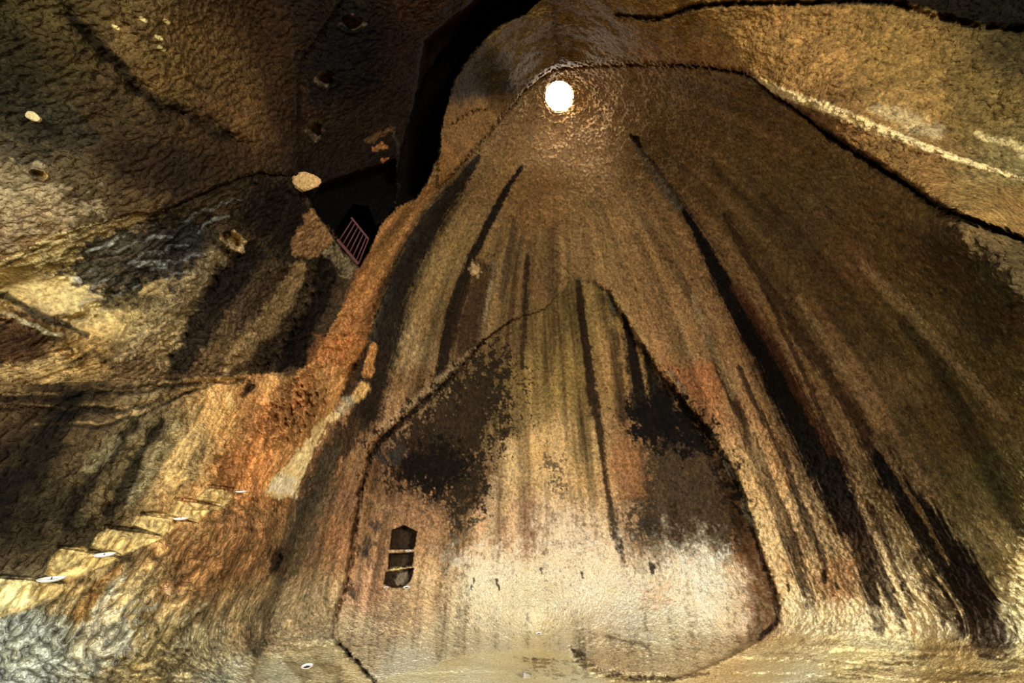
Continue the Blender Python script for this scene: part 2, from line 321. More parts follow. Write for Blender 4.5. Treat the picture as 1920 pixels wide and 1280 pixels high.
# ------------------------------------------------------------------ mineral colour, stains with shapes of their own, some light and shade painted in
def lin(c):
    c = np.asarray(c, float) / 255; return np.where(c <= .04045, c / 12.92, ((c + .055) / 1.055) ** 2.4)
pal = """0 900 50 38 20;150 800 66 50 28;280 820 100 82 50;350 850 130 104 62;430 800 188 138 70;490 790 140 88 38;560 820 154 102 46;330 900 158 122 66;100 760 52 38 20;0 730 112 84 44
60 960 46 36 20;200 940 92 72 40;230 880 80 66 38;450 880 160 100 42;120 990 58 46 26
60 1200 156 152 134;0 1280 158 157 144;250 1150 156 132 86;400 1050 136 94 48;300 1230 146 124 78;460 1000 136 94 50;560 1000 124 94 58;580 1150 160 130 88;620 1000 150 100 58;150 1130 140 114 68;440 1180 150 122 80;520 1200 160 134 94;370 960 150 105 52
80 540 176 150 92;150 560 182 156 98;230 600 164 136 78;20 540 180 150 88;300 640 150 122 74;160 670 150 115 58;40 640 86 56 28;100 690 150 118 64;250 690 96 70 38;400 690 100 74 42;520 680 60 44 26
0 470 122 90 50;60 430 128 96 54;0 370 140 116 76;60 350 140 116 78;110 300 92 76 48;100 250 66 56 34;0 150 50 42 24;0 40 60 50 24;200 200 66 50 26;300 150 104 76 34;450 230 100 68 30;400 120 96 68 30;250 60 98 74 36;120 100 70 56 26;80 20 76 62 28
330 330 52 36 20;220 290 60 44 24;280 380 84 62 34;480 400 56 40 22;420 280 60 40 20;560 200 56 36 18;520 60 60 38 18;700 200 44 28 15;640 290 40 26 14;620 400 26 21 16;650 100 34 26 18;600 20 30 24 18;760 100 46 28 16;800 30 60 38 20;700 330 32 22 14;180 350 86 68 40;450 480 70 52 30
700 470 140 92 38;640 600 146 94 42;600 720 184 128 62;780 400 134 88 38;720 430 140 92 40;660 540 134 84 34;520 730 176 124 62;650 650 160 98 40
860 300 136 92 40;880 210 138 96 42;900 130 78 58 32;870 160 70 52 30;950 80 112 86 42;1100 80 118 86 40;1300 60 134 98 42;1500 120 140 100 44;1700 120 124 92 38;1850 200 98 76 32;1920 100 70 56 26;1300 100 136 92 36;1700 200 130 96 44;1900 400 108 78 32;1700 310 104 72 30;1550 220 108 74 32;1900 300 106 88 46
1050 260 160 120 76;1000 180 130 98 58;1000 380 122 84 40;1100 450 130 96 52;1300 300 104 74 36;1450 260 104 74 34;1500 400 98 74 38;1700 600 96 74 36;1850 700 76 60 28;1600 500 106 74 36;1700 450 92 66 28;1400 720 140 102 60;1250 500 118 84 44;1300 650 132 96 54;1500 1000 150 118 76;1600 750 138 102 62;1700 900 120 94 56;1850 1050 134 114 72;1800 800 88 68 34;1900 1150 176 160 118;1900 1190 214 198 156;1750 1150 212 180 128;1850 900 96 82 44
1500 1150 228 198 150;1450 1000 192 158 108;1650 1150 220 190 142;1560 1100 176 138 88;1420 900 160 124 74;1480 850 130 94 54
800 500 126 96 50;860 420 124 94 48;760 640 134 106 64;720 760 150 108 66;640 950 126 84 50;780 560 124 94 50;840 620 110 80 42;660 860 140 96 56;900 400 118 86 44;950 520 120 86 44
1000 500 104 76 38;1050 600 108 84 38;950 640 102 76 38;1000 700 116 90 40;1060 700 118 92 40;950 780 108 84 42;900 900 110 80 46;960 880 176 140 84;1040 880 180 142 86;1010 850 160 124 68;1100 850 140 110 60
780 740 110 78 44;720 900 126 88 50;800 960 140 98 56;700 1000 154 112 68;840 1010 152 114 70;700 1100 172 126 84;800 1100 180 146 98;740 1150 178 146 102
920 960 168 128 84;960 1020 178 140 98;1060 1020 190 160 122;1000 980 164 130 92;1000 1120 222 204 162;900 1120 206 184 138;1100 1100 214 190 152;1200 1130 222 202 164;1330 1080 206 186 150;1300 1150 214 192 148;1230 1020 150 118 80;1430 1120 156 112 68;1400 1050 136 94 54;1430 1180 166 128 84;1380 960 112 78 42;1250 880 124 92 56;1180 850 140 96 52;1300 720 150 92 46;1150 700 126 92 44;1300 960 104 78 46
1000 1180 206 186 140;850 1200 202 182 138;680 1200 190 166 122;760 1250 206 196 162;950 1240 224 208 166;1150 1240 176 150 104;1300 1220 192 164 114;1250 1195 214 196 148;1350 1240 180 150 104
600 1240 168 152 116;520 1260 176 170 146;440 1270 168 160 134;1450 1230 206 184 136;1600 1250 204 184 132;1800 1250 170 144 94;1920 1260 160 136 88;1650 1215 178 160 118;1500 1275 226 212 176;1100 1275 224 212 178;900 1275 222 212 182
300 1400 190 180 150;1000 1500 205 192 158;1800 1450 190 170 125;-400 1200 140 132 110;-400 700 90 70 40;-400 200 60 48 26;-300 -300 60 46 26;600 -300 60 44 24;1200 -300 118 88 44;2000 -300 90 70 34;2300 400 84 64 30;1980 520 84 64 30;1915 560 84 64 30;2300 900 120 98 58"""
pp = np.array([[float(x) for x in q.split()] for ln in pal.split('\n') for q in ln.split(';')])  # the sample just below the roof opening holds its daylight as lighter colour
pz = []
def zone_at(u, v):
    i = min(np.searchsorted(us, u), NU - 1); j = min(np.searchsorted(vsr, v), NV - 1); return zone[j, i]
pz = np.array([zone_at(a, b_) for a, b_ in pp[:, :2]])
plc = np.log(lin(pp[:, 2:]) + .003)
grp = {0: 0, 1: 1, 2: 2, 3: 3, 4: 4, 5: 5, 6: 6}
ci = np.clip((us - us[0]) / 1, 0, None)
# interpolate per zone on a coarse lattice, then sample with warped coordinates
lu = np.arange(-540, 2460, 20.0); lv = np.arange(-480, 1780, 20.0); LU, LV = np.meshgrid(lu, lv)
ALB = np.zeros(U.shape + (3,), np.float32)
wx = np.clip((UW - lu[0]) / 20, 0, len(lu) - 1.001); wy = np.clip((VW - lv[0]) / 20, 0, len(lv) - 1.001)
xi = wx.astype(int); yi = wy.astype(int); fx = (wx - xi)[..., None]; fy = (wy - yi)[..., None]
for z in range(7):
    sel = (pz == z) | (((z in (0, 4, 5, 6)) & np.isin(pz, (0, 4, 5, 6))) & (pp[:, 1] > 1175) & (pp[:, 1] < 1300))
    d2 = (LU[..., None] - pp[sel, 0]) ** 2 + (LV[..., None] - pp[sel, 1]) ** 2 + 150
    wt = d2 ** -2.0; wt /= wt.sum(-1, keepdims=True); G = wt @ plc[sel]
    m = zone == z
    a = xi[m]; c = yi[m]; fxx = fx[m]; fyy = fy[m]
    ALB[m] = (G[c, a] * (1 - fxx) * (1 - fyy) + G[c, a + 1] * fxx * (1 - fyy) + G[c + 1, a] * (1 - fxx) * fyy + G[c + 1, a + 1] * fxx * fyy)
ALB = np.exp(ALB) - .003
def tint(b, k, c):
    k = np.clip(k, 0, 1)[..., None]; ALB[b] = ALB[b] * (1 - k) + lin(c) * k
# run-off streaks that follow the fall of the bell wall
az = np.arctan2(P[..., 1] - AX[1], P[..., 0] - AX[0]); hh = P[..., 2]
plan = np.arctan2(P[..., 0], P[..., 1])
st1 = noise3(np.stack([az * 14, hh * .10, az * 0 + 1.5], -1), 31) + .6 * noise3(np.stack([az * 37, hh * .16, az * 0 + 4.5], -1), 32)
st2 = noise3(np.stack([plan * 42, hh * .22, az * 0 + 2.5], -1), 33) + .6 * noise3(np.stack([plan * 110, hh * .35, az * 0], -1), 34)
bellm = (zone == 0) & (V > 120)
ks = np.where(bellm, sstep(hh, 19, 14), 0)
ALB *= (1 + ks[..., None] * np.clip(st1, -.8, .8)[..., None] * np.array([.55, .5, .45]))
ALB *= (1 + (k5 * np.clip(st2, -.9, .9) * .75)[..., None])
st4 = noise3(np.stack([(P @ wdir(480, 830, 50, 24)) * 2.6, (P @ wdir(480, 830, -24, 50)) * .35, hh * 0], -1), 35)
ALB *= (1 + ((k4 + k3 * .7) * np.clip(st4, -.8, .8) * .75)[..., None])
st6 = noise3(np.stack([(P @ wdir(1500, 100, 8, 40)) * 3.5, (P @ wdir(1500, 100, 60, 12)) * .5, hh * 0], -1), 36)
ALB *= (1 + (k1 * np.clip(st6, -.8, .8) * .35)[..., None])
speck = fb(11, 91, 3) * 1.2 + (k5 * st2 * .55); blot = fb(3.2, 95, 3)
SN = k5 * st2 + (k4 + k3) * st4 * .6 + (k0 * (noise3(np.stack([az * 110, hh * .45, az * 0 + 9], -1), 39) + .5 * noise3(np.stack([az * 260, hh * .9, az * 0 + 9], -1), 40)))
def stain_or_shading(pts, c, a, soft_=.5, rough=.5, q=None):
    """run-off line or painted light and shade: widths along pts, ragged by noise"""
    b, d, w_, s_ = line_d(pts, 50, q); k = 1 - sstep(d / (w_ + .5) + (blot[b] * .8 + speck[b] * .7 + SN[b] * 1.1) * rough, 1 - soft_, 1 + soft_ * .6)
    tint(b, k * a, c)
def patch(pts, c, a, soft_=30, rough=60, q=None, thr=0):
    b, sd = poly_sd(pts, soft_ + rough, q); k = sstep(sd + (blot[b] + speck[b] * .6) * rough, thr - soft_ * .5, thr + soft_ * .5)
    tint(b, k * a, c)
SOOT = (16, 14, 12); DB = (40, 26, 15); BR = (66, 42, 22); GR = (58, 54, 46); CR = (216, 198, 152); OR = (150, 82, 34)
FQ = (UF + n_md * 4, VF + n_md2 * 4)
# left part of the bell
stain_or_shading([(965,330,9),(925,330,60)], (100,76,40), .0)
stain_or_shading([(896,296,12),(858,350,30),(826,392,44),(794,440,54),(768,490,58),(746,540,62),(730,600,62),(718,660,58),(704,715,58),(690,765,66)], (26, 18, 13), .93, .5, .4, FQ)
stain_or_shading([(896,296,6),(850,350,12),(800,400,14),(765,460,14),(740,530,16),(715,590,16),(692,650,18),(672,700,14),(650,740,12)], (40,36,30), .6, .4, .5, FQ)
stain_or_shading([(690,660,20),(668,700,26),(652,742,24)], DB, .8, .4, .4, FQ)
stain_or_shading([(700,650,14),(690,700,18)], (178,116,48), .8, .4, .4, FQ); stain_or_shading([(682,728,22),(668,744,20)], (200,150,76), .85, .4, .3, FQ); stain_or_shading([(655,750,20),(630,775,18)], (150,138,108), .6, .4, .5, FQ)
patch([(660,770),(700,745),(700,800),(660,840),(620,900),(590,950),(570,1000),(555,960),(575,900),(600,850),(630,800)], DB, .85, 16, 30)
patch([(560,930),(600,860),(630,830),(620,920),(590,1000),(560,1080),(525,1080),(540,1000)], (84,70,48), .75, 20, 40)
stain_or_shading([(978,312,5),(955,345,11),(930,390,14),(905,440,15),(885,482,20),(866,540,30),(850,590,32),(836,650,26),(826,700,16),(812,735,10)], SOOT, .92, .3, .3, FQ)
stain_or_shading([(905,505,26),(890,560,44),(878,610,56),(868,650,40)], (52,36,22), .75, .5, .6, FQ)
stain_or_shading([(900,500,40),(880,600,70),(860,680,60)], BR, .5, .8, .6, FQ)
stain_or_shading([(940,470,20),(925,560,24),(910,640,20)], (150,116,66), .35, .6, .5, FQ)
stain_or_shading([(928,490,4),(920,540,6),(908,600,6)], (136,124,100), .35, .6, .7, FQ)
patch([(885,490),(900,505),(895,520),(880,515)], (176,140,84), .7, 6, 8)
for L, c, a in [([(965,415,10),(955,470,14),(946,520,18),(940,560,12)], (54,42,28), .6), ([(938,460,14),(920,520,16)], BR, .4), ([(988,480,8),(986,540,12),(982,620,10),(980,690,6)], DB, .8), ([(968,480,8),(962,560,10),(950,640,8)], BR, .55),
                ([(1036,430,16),(1032,500,18),(1036,600,20),(1034,700,14)], BR, .5), ([(1100,440,16),(1108,520,18)], BR, .35), ([(952,640,10),(950,800,12)], (84,66,38), .45),
                ([(1084,528,8),(1090,560,14),(1096,620,12),(1102,660,16),(1110,730,20),(1122,800,20),(1128,850,18),(1136,900,20),(1148,960,30),(1156,1010,26),(1166,1040,14),(1168,1062,8)], DB, .9),
                ([(1166,1050,14),(1176,1100,18)], (130,86,50), .6), ([(1168,590,10),(1178,640,24),(1188,690,36),(1198,740,40),(1206,775,30)], SOOT, .95), ([(1208,650,6),(1222,700,22),(1236,745,34),(1240,790,36)], SOOT, .9),
                ([(1150,620,14),(1160,700,18),(1168,780,18)], DB, .6), ([(1136,560,12),(1152,590,8)], DB, .6), ([(1060,760,14),(1062,840,14)], (92,76,46), .4), ([(1280,1060,12),(1292,1110,14),(1302,1170,12)], (128,92,54), .65), ([(1330,1050,8),(1345,1120,8)], (130,104,70), .5),
                ([(1240,860,16),(1262,960,20),(1280,1060,10)], BR, .45), ([(990,950,16),(990,1050,14)], (140,96,62), .45), ([(1090,970,20),(1098,1030,16)], (130,100,66), .5), ([(925,900,14),(918,1000,16)], (180,150,104), .45),
                ([(1040,800,22),(1044,900,30),(1040,950,20)], (188,152,96), .5), ([(958,830,20),(960,900,24),(950,960,16)], (188,154,98), .45), ([(900,850,12),(880,960,14)], (60,46,28), .5)]:
    stain_or_shading(L, c, a, .45, .55, FQ)
stain_or_shading([(960,598,3),(905,640,5),(868,682,7),(830,723,8),(760,783,9),(706,833,9),(690,872,9),(676,920,8),(666,980,7),(659,1040,7),(648,1095,7),(630,1150,7),(626,1190,8),(642,1216,7),(672,1245,7),(704,1282,8)], (34,22,13), .8, .8, .9, FQ)  # shade under the overhanging panel edge, painted as a dark line
stain_or_shading([(720,800,16),(780,752,18),(840,700,16),(890,655,10)], (160,128,86), .5, .7, .5, FQ); stain_or_shading([(700,860,12),(716,842,10),(850,735,8)], (120,100,66), .4, .6, .5, FQ)
stain_or_shading([(1076,524,3),(1112,530,5),(1140,548,8),(1150,575,8),(1168,595,8),(1200,645,8),(1236,700,8),(1270,738,8),(1292,765,8),(1330,812,9),(1372,880,10),(1398,940,9),(1428,1040,8),(1458,1120,9),(1461,1165,7),(1424,1198,5)], (36,27,17), .7, .8, 1.1, FQ)
stain_or_shading([(1150,550,8),(1185,600,8),(1225,665,8),(1275,730,8),(1300,765,8)], (150,116,62), .6, .6, .6, FQ); stain_or_shading([(1140,556,10),(1152,582,8)], (84,76,58), .6, .5, .4, FQ)
stain_or_shading([(1255,690,10),(1282,735,12)], (84,76,60), .6, .6, .6, FQ); stain_or_shading([(1352,850,8),(1380,900,10),(1402,960,12),(1412,985,6)], (132,118,86), .8, .5, .5, FQ)
stain_or_shading([(1420,960,14),(1440,1020,16),(1466,1090,16),(1478,1150,14)], (196,168,116), .5, .7, .5, FQ)
# dark crusts in the lower panel
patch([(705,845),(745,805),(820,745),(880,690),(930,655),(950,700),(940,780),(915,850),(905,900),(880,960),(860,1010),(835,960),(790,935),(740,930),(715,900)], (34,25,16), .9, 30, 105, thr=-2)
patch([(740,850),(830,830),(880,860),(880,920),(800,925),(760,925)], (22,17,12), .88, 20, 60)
patch([(850,900),(910,870),(915,930),(880,985),(850,1040),(838,1070),(828,1010)], (50,38,22), .75, 16, 60)
patch([(1165,775),(1240,725),(1290,745),(1325,800),(1365,870),(1395,950),(1415,1040),(1340,1050),(1250,1045),(1190,1020),(1178,920),(1200,860)], (60,46,28), .88, 36, 80)
patch([(1175,770),(1250,720),(1300,770),(1345,830),(1320,850),(1260,840),(1200,830)], (18,15,12), .92, 24, 60)
patch([(1330,820),(1360,860),(1385,930),(1400,1000),(1380,960),(1350,900)], (34,26,18), .8, 12, 40)
patch([(1160,830),(1200,850),(1215,930),(1170,930),(1150,880)], (150,96,48), .55, 16, 40)
patch([(1270,700),(1215,650),(1255,690),(1300,730)], OR, .35, 12, 30)
patch([(1395,1000),(1425,1040),(1455,1120),(1458,1170),(1400,1195),(1395,1120),(1370,1060)], (146,106,66), .5, 20, 40)
patch([(700,935),(760,930),(830,960),(830,1020),(800,1060),(730,990)], (144,106,68), .5, 20, 60)
for cx, cy, r_ in [(705,985,12),(690,1025,16),(688,1040,12),(662,1105,9),(745,850,22),(1218,985,18),(720,860,14),(1222,1065,10),(698,1060,8)]:
    patch([(cx - r_, cy), (cx, cy - r_ * 1.2), (cx + r_, cy), (cx, cy + r_ * 1.4)], (58,50,40), .8, 8, 14)
patch([(1020,850),(1050,860),(1055,930),(1030,900)], (70,62,46), .75, 6, 40, thr=4)
patch([(860,1045),(930,1035),(1000,1045),(1100,1055),(1200,1060),(1260,1040),(1330,1045),(1390,1080),(1400,1170),(1200,1180),(1000,1170),(900,1160)], (228,212,176), .65, 110, 60)
patch([(1270,1045),(1350,1045),(1360,1110),(1290,1110)], (200,190,166), .5, 12, 50)
patch([(1195,1090),(1245,1085),(1260,1130),(1210,1140)], (184,134,84), .5, 14, 30)
patch([(1030,950),(1090,965),(1150,1020),(1150,1090),(1040,1080),(1010,1000)], (200,178,142), .5, 50, 50)
# right part of the bell
stain_or_shading([(1262,362,22),(1325,468,40),(1400,608,74),(1480,755,96),(1560,905,110),(1600,1000,90),(1630,1100,60)], BR, .55, .8, .6, FQ)
stain_or_shading([(1600,760,40),(1668,895,80),(1732,990,96),(1800,1085,110),(1850,1180,110)], BR, .6, .8, .6, FQ)
stain_or_shading([(1184,256,12),(1200,274,10)], SOOT, .9, .3, .3, FQ)
stain_or_shading([(1192,268,8),(1226,308,9),(1262,362,10),(1292,410,12)], (40,34,26), .7, .6, .5, FQ)
stain_or_shading([(1275,384,6),(1292,410,12),(1325,468,22),(1360,540,32),(1400,608,44),(1440,672,56),(1480,755,62),(1520,830,66),(1560,905,70),(1592,975,62)], SOOT, .96, .28, .3, FQ)
stain_or_shading([(1592,970,60),(1606,1010,40),(1622,1060,32),(1634,1110,30),(1646,1175,28)], (46,30,20), .9, .4, .4, FQ)
stain_or_shading([(1612,985,20),(1640,1040,22),(1662,1100,22),(1682,1150,26),(1692,1190,22)], (48,32,22), .85, .4, .5, FQ)
stain_or_shading([(1190,275,8),(1240,345,16),(1275,390,14)], (96,84,66), .6, .5, .4, FQ)
stain_or_shading([(1380,540,20),(1440,630,24),(1500,740,18),(1560,850,12)], (92,50,24), .6, .6, .6, FQ)
stain_or_shading([(1360,405,10),(1400,480,16),(1455,560,24),(1500,630,30),(1545,690,30),(1590,760,30),(1640,840,36),(1668,895,44)], (56,36,20), .75, .5, .6, FQ)
stain_or_shading([(1650,850,30),(1668,895,44),(1704,940,56),(1738,990,68),(1772,1040,80),(1808,1085,84),(1830,1120,80)], (22,18,14), .93, .3, .35, FQ)
stain_or_shading([(1826,1115,76),(1842,1160,84),(1858,1202,80)], (50,34,24), .88, .35, .4, FQ)
stain_or_shading([(1640,820,14),(1690,900,10),(1740,985,8),(1780,1060,6)], (130,98,56), .6, .4, .4, FQ)
stain_or_shading([(1326,630,10),(1352,700,16),(1384,768,20),(1418,850,24),(1448,925,30),(1474,990,34),(1494,1050,34),(1512,1110,30),(1526,1150,18)], (46,28,17), .85, .5, .5, FQ)
stain_or_shading([(1385,690,10),(1410,745,12),(1470,860,12),(1495,930,14),(1522,1000,18),(1544,1050,14),(1552,1085,8)], (44,30,20), .8, .45, .5, FQ)
stain_or_shading([(1440,560,8),(1500,680,10),(1545,790,12),(1580,860,12),(1602,910,10),(1640,965,12),(1665,1030,12),(1690,1088,12),(1712,1140,16)], (56,34,20), .75, .45, .5, FQ)
stain_or_shading([(1712,1035,12),(1738,1090,20),(1770,1140,26),(1796,1190,26)], (58,38,24), .8, .5, .5, FQ)
stain_or_shading([(1350,980,14),(1500,1110,30),(1560,1140,20)], (150,92,52), .0)
patch([(1540,1050),(1600,1060),(1610,1120),(1570,1150),(1530,1120)], (140,92,54), .5, 16, 40)
for L, a in [([(1700,600,30),(1780,720,34),(1850,870,50),(1890,950,46),(1915,990,30)], .55), ([(1400,330,16),(1500,440,26),(1600,560,30),(1700,680,30)], .3), ([(1330,300,12),(1430,420,20),(1520,540,24),(1600,640,20)], .3), ([(1560,400,20),(1700,520,30),(1850,640,30)], .25)]:
    stain_or_shading(L, (44,36,22), a, .7, .5, FQ)
stain_or_shading([(1600,900,16),(1620,960,14)], (170,130,80), .3); 
for L, a in [([(1300,560,14),(1330,640,16),(1380,740,18)], .4), ([(1500,560,16),(1590,700,20),(1650,800,20)], .4), ([(1350,900,18),(1400,880,0)], 0), ([(1440,900,10),(1475,1000,12)], .3), ([(1412,800,20),(1440,1000,30),(1475,1120,30)], .35), ([(1620,500,20),(1760,640,26),(1880,780,26)], .3)]:
    stain_or_shading(L, (176,138,86), a, .6, .6, FQ)
patch([(1470,1120),(1600,1140),(1760,1150),(1800,1190),(1600,1185),(1480,1185)], (228,204,158), .5, 40, 60)
stain_or_shading([(1648,1140,24),(1652,1185,22)], (70,52,38), .6, .5, .5, FQ)
patch([(1700,430),(1800,430),(1980,480),(1980,640),(1860,640),(1760,540)], (48,38,20), .7, 50, 60)
# ceilings
stain_or_shading([(1410,148,14),(1480,178,18),(1560,208,22),(1640,240,20),(1720,268,14),(1800,300,10),(1925,338,8)], (206,176,116), .75, .5, .4, FQ)  # edge highlight of the second roof ridge, painted as a pale band
stain_or_shading([(1640,205,26),(1700,222,34),(1760,250,30)], (160,140,96), .5, .6, .5); stain_or_shading([(1830,250,14),(1925,285,16)], (180,156,100), .6, .6, .4)
stain_or_shading([(1400,92,10),(1480,90,10),(1300,76,10)], (160,116,56), .4, .6, .4)
stain_or_shading([(830,165,26),(900,160,40),(960,166,18)], (50,42,32), .7, .5, .5); patch([(855,120),(900,90),(960,120),(950,170),(850,170)], (66,52,32), .6, 16, 40)
stain_or_shading([(1035,0,10),(1045,60,14),(1050,120,18)], (66,52,34), .5, .6, .4); stain_or_shading([(1075,60,8),(1070,120,10)], (62,44,26), .5, .6, .4)
patch([(1700,-40),(1700,6),(1760,30),(1830,46),(1940,56),(1980,60),(1980,-60)], (20,18,14), .95, 8, 10); stain_or_shading([(1160,28,6),(1240,34,8),(1320,8,8),(1500,2,8),(1700,6,10)], (40,34,24), .8, .5, .4, FQ)
stain_or_shading([(1400,145,6),(1500,215,6),(1620,292,8),(1720,360,10),(1800,408,12),(1930,452,12)], (40,28,16), .8, .5, .4, FQ)
# left roof
stain_or_shading([(130,30,22),(175,75,24),(220,120,24),(260,170,22),(310,205,18)], (34,26,15), .85, .5, .5, FQ)  # dark of the roof corner, shade painted along its crease
stain_or_shading([(300,205,60),(380,230,30),(430,260,24)], (44,32,18), .7, .6, .6)
stain_or_shading([(350,150,10),(400,175,12)], (44,32,18), .6, .6, .5)
for cx, cy in [(216,50),(268,36),(297,70),(302,90),(312,40)]:
    stain_or_shading([(cx - 4, cy - 2, 6), (cx + 5, cy + 3, 6)], (196,172,104), .8, .4, .3, (U, V))
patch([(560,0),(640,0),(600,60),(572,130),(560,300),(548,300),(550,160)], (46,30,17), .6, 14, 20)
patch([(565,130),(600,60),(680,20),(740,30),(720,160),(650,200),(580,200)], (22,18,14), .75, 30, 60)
patch([(0,180),(80,190),(180,260),(140,300),(60,290),(0,290)], (38,36,30), .55, 20, 90); patch([(0,30),(60,60),(120,150),(60,190),(0,160)], (40,34,20), .5, 20, 60)
patch([(190,300),(260,260),(360,280),(430,320),(330,370),(240,360)], (40,27,16), .6, 24, 60)
patch([(0,340),(100,350),(200,400),(100,430),(0,470)], (166,144,106), .45, 20, 90)
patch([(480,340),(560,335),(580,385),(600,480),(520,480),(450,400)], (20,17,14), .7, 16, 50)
patch([(584,388),(606,352),(745,310),(745,390),(712,420),(690,470),(640,460)], (20,18,16), .9, 8, 10)  # darkness of the grille opening painted onto its rock
patch([(548,440),(584,392),(628,448),(600,480),(575,490),(540,470)], (140,98,54), .85, 5, 10)
patch([(605,470),(632,458),(675,500),(655,520),(610,500)], (128,110,76), .85, 5, 14)
for s_ in (split,): patch(s_, (34, 25, 17), .93, 8, 8)  # shade inside the deep split painted into its colour
stain_or_shading([(690,262,10),(735,240,10)], (110,74,36), .6, .5, .5); stain_or_shading([(706,272,8),(722,270,8)], (170,104,44), .7, .4, .3); stain_or_shading([(716,302,8),(724,298,6)], (170,104,44), .7, .4, .3)
stain_or_shading([(740,240,6),(745,330,5),(742,385,5)], (74,62,50), .5, .5, .6)
# passage
patch([(105,508),(190,445),(300,405),(395,400),(400,440),(340,515),(250,560),(150,538)], (36,34,34), .85, 16, 50)
for k in range(26):
    x0 = 120 + 11 * k; y0 = 530 - 3.2 * k + 26 * ((k * 7) % 5 - 2); stain_or_shading([(x0, y0, 4), (x0 + 26, y0 - 16, 5), (x0 + 60, y0 - 22, 3)], (118,116,110) if k % 3 else (20,18,18), .5, .6, 1.2)  # painted highlights and dark gaps across the slate hollow
stain_or_shading([(160,470,8),(215,445,10)], (170,168,158), .7, .5, .8); stain_or_shading([(255,495,10),(310,500,8)], (150,148,140), .5, .5, 1.0); stain_or_shading([(120,515,5),(150,522,8)], (190,186,170), .6, .5, .6)  # brighter painted highlights on the same slate
stain_or_shading([(200,560,22),(260,570,34),(300,560,24)], (46,36,22), .7, .5, .6)
stain_or_shading([(470,480,50),(420,560,64),(360,640,56),(330,695,40)], (30,24,18), .88, .4, .5)
stain_or_shading([(404,480,34),(350,540,40),(280,610,44),(230,670,30)], (150,124,80), .6, .5, .6); stain_or_shading([(560,505,26),(510,590,44),(450,660,44),(420,690,20)], (152,118,70), .75, .45, .5)
stain_or_shading([(610,500,30),(600,560,40),(570,620,50),(540,680,44)], (28,20,14), .88, .4, .5)
patch([(-60,600),(60,612),(105,642),(110,655),(60,672),(-60,672)], (62,42,22), .7, 20, 90)
stain_or_shading([(0,585,6),(60,606,8),(110,632,8)], (214,198,150), .6, .5, .5); stain_or_shading([(0,555,12),(60,585,16),(120,612,14),(160,632,10)], (44,40,32), .8, .5, .4)  # lit lip painted cream, its shaded crease painted dark
stain_or_shading([(0,700,26),(60,690,20),(120,670,14)], (180,146,86), .6, .5, .5); stain_or_shading([(130,715,10),(300,710,12),(450,703,10),(550,695,8)], (104,76,42), .5, .6, .5)
for L in ([(0,742,8),(110,748,12),(220,738,10),(330,724,8),(460,712,5)], [(0,765,8),(130,772,12),(230,768,10),(330,745,6),(400,722,4)], [(60,800,8),(180,800,10),(260,775,6),(360,735,4)]):
    stain_or_shading(L, (34,24,14), .75, .6, .6); stain_or_shading([(p[0] + 6, p[1] - 9, 5) for p in L], (150,116,62), .45, .6, .7)  # fold creases painted as shade, with a lit edge above each
stain_or_shading([(0,740,10),(100,745,14),(250,722,10),(330,712,6)], (38,26,14), .7, .6, .5)
stain_or_shading([(130,690,10),(170,660,14),(215,690,10)], (60,42,22), .6, .6, .6)
# lower wall
for L, c, a in [([(130,760,70),(60,860,90),(-20,960,100)], (24,18,11), .9), ([(60,760,60),(-20,840,80)], (44,28,16), .6), ([(250,790,30),(170,900,44),(120,980,40)], (26,20,12), .88), ([(330,720,24),(250,800,30)], (52,40,22), .5), ([(215,820,30),(170,880,30)], (128,112,74), .5), ([(330,800,30),(280,880,34),(240,930,30)], (140,122,82), .5),
                ([(300,790,14),(250,880,20),(200,960,20)], (26,21,13), .8), ([(400,730,30),(350,820,40),(320,890,40)], (190,150,84), .5), ([(430,740,14),(440,770,8)], (210,174,104), .4), ([(530,745,40),(480,820,50),(450,880,40)], (150,92,38), .5), ([(380,760,8),(300,870,12)], (60,46,26), .5),
                ([(600,640,30),(560,760,40)], (170,100,38), .4), ([(470,725,14),(458,742,10)], (44,30,18), .9), ([(690,480,20),(650,560,16)], (110,58,22), .5), ([(560,980,16),(530,1060,26),(505,1140,20),(485,1230,18)], (56,42,28), .6),
                ([(630,820,30),(570,960,30)], (60,46,30), .5), ([(380,1030,40),(330,1090,40),(280,1150,30)], (120,76,34), .4), ([(225,1065,10),(190,1100,26),(150,1150,20)], (160,112,50), .6), ([(235,1085,8),(180,1150,16)], (206,196,170), .6), ([(520,1030,20),(516,1062,20)], (24,18,14), .8)]:
    stain_or_shading(L, c, a, .6, .7)
patch([(-80,1190),(60,1140),(180,1170),(260,1130),(240,1200),(160,1300),(-80,1340)], (150,150,138), .5, 40, 120)
patch([(340,1170),(420,1160),(440,1260),(330,1280)], (166,150,112), .5, 20, 80)
patch(plas, (196,164,106), .9, 5, 6); patch([(505,918),(530,890),(560,900),(548,930)], (186,174,150), .7, 8, 8); stain_or_shading([(520,893,8),(526,896,8)], (110,88,50), .5)
for s_ in steps: patch(s_, (166,138,80), .85, 5, 9, (UF, VF))
patch([(0,1090),(60,1095),(50,1130),(0,1150)], (196,184,130), .6, 12, 12); patch([(120,1040),(170,1045),(150,1080),(100,1070)], (150,128,76), .5, 12, 12); patch([(150,1030),(210,1040),(160,1060)], (190,150,80), .4, 10, 10)
for s_ in niche: patch(s_, (40,28,20), .92, 3, 3, (U, V))  # inner shade of the niche painted dark
patch([(745,1075),(768,1070),(762,1098),(742,1098)], (150,130,100), .6, 4, 8, (U, V)); stain_or_shading([(736,1067,7),(752,1066,7)], (206,180,110), .9, .3, .2, (U, V)); stain_or_shading([(731,1034,5),(776,1032,5)], (176,142,96), .8, .3, .2, (U, V))
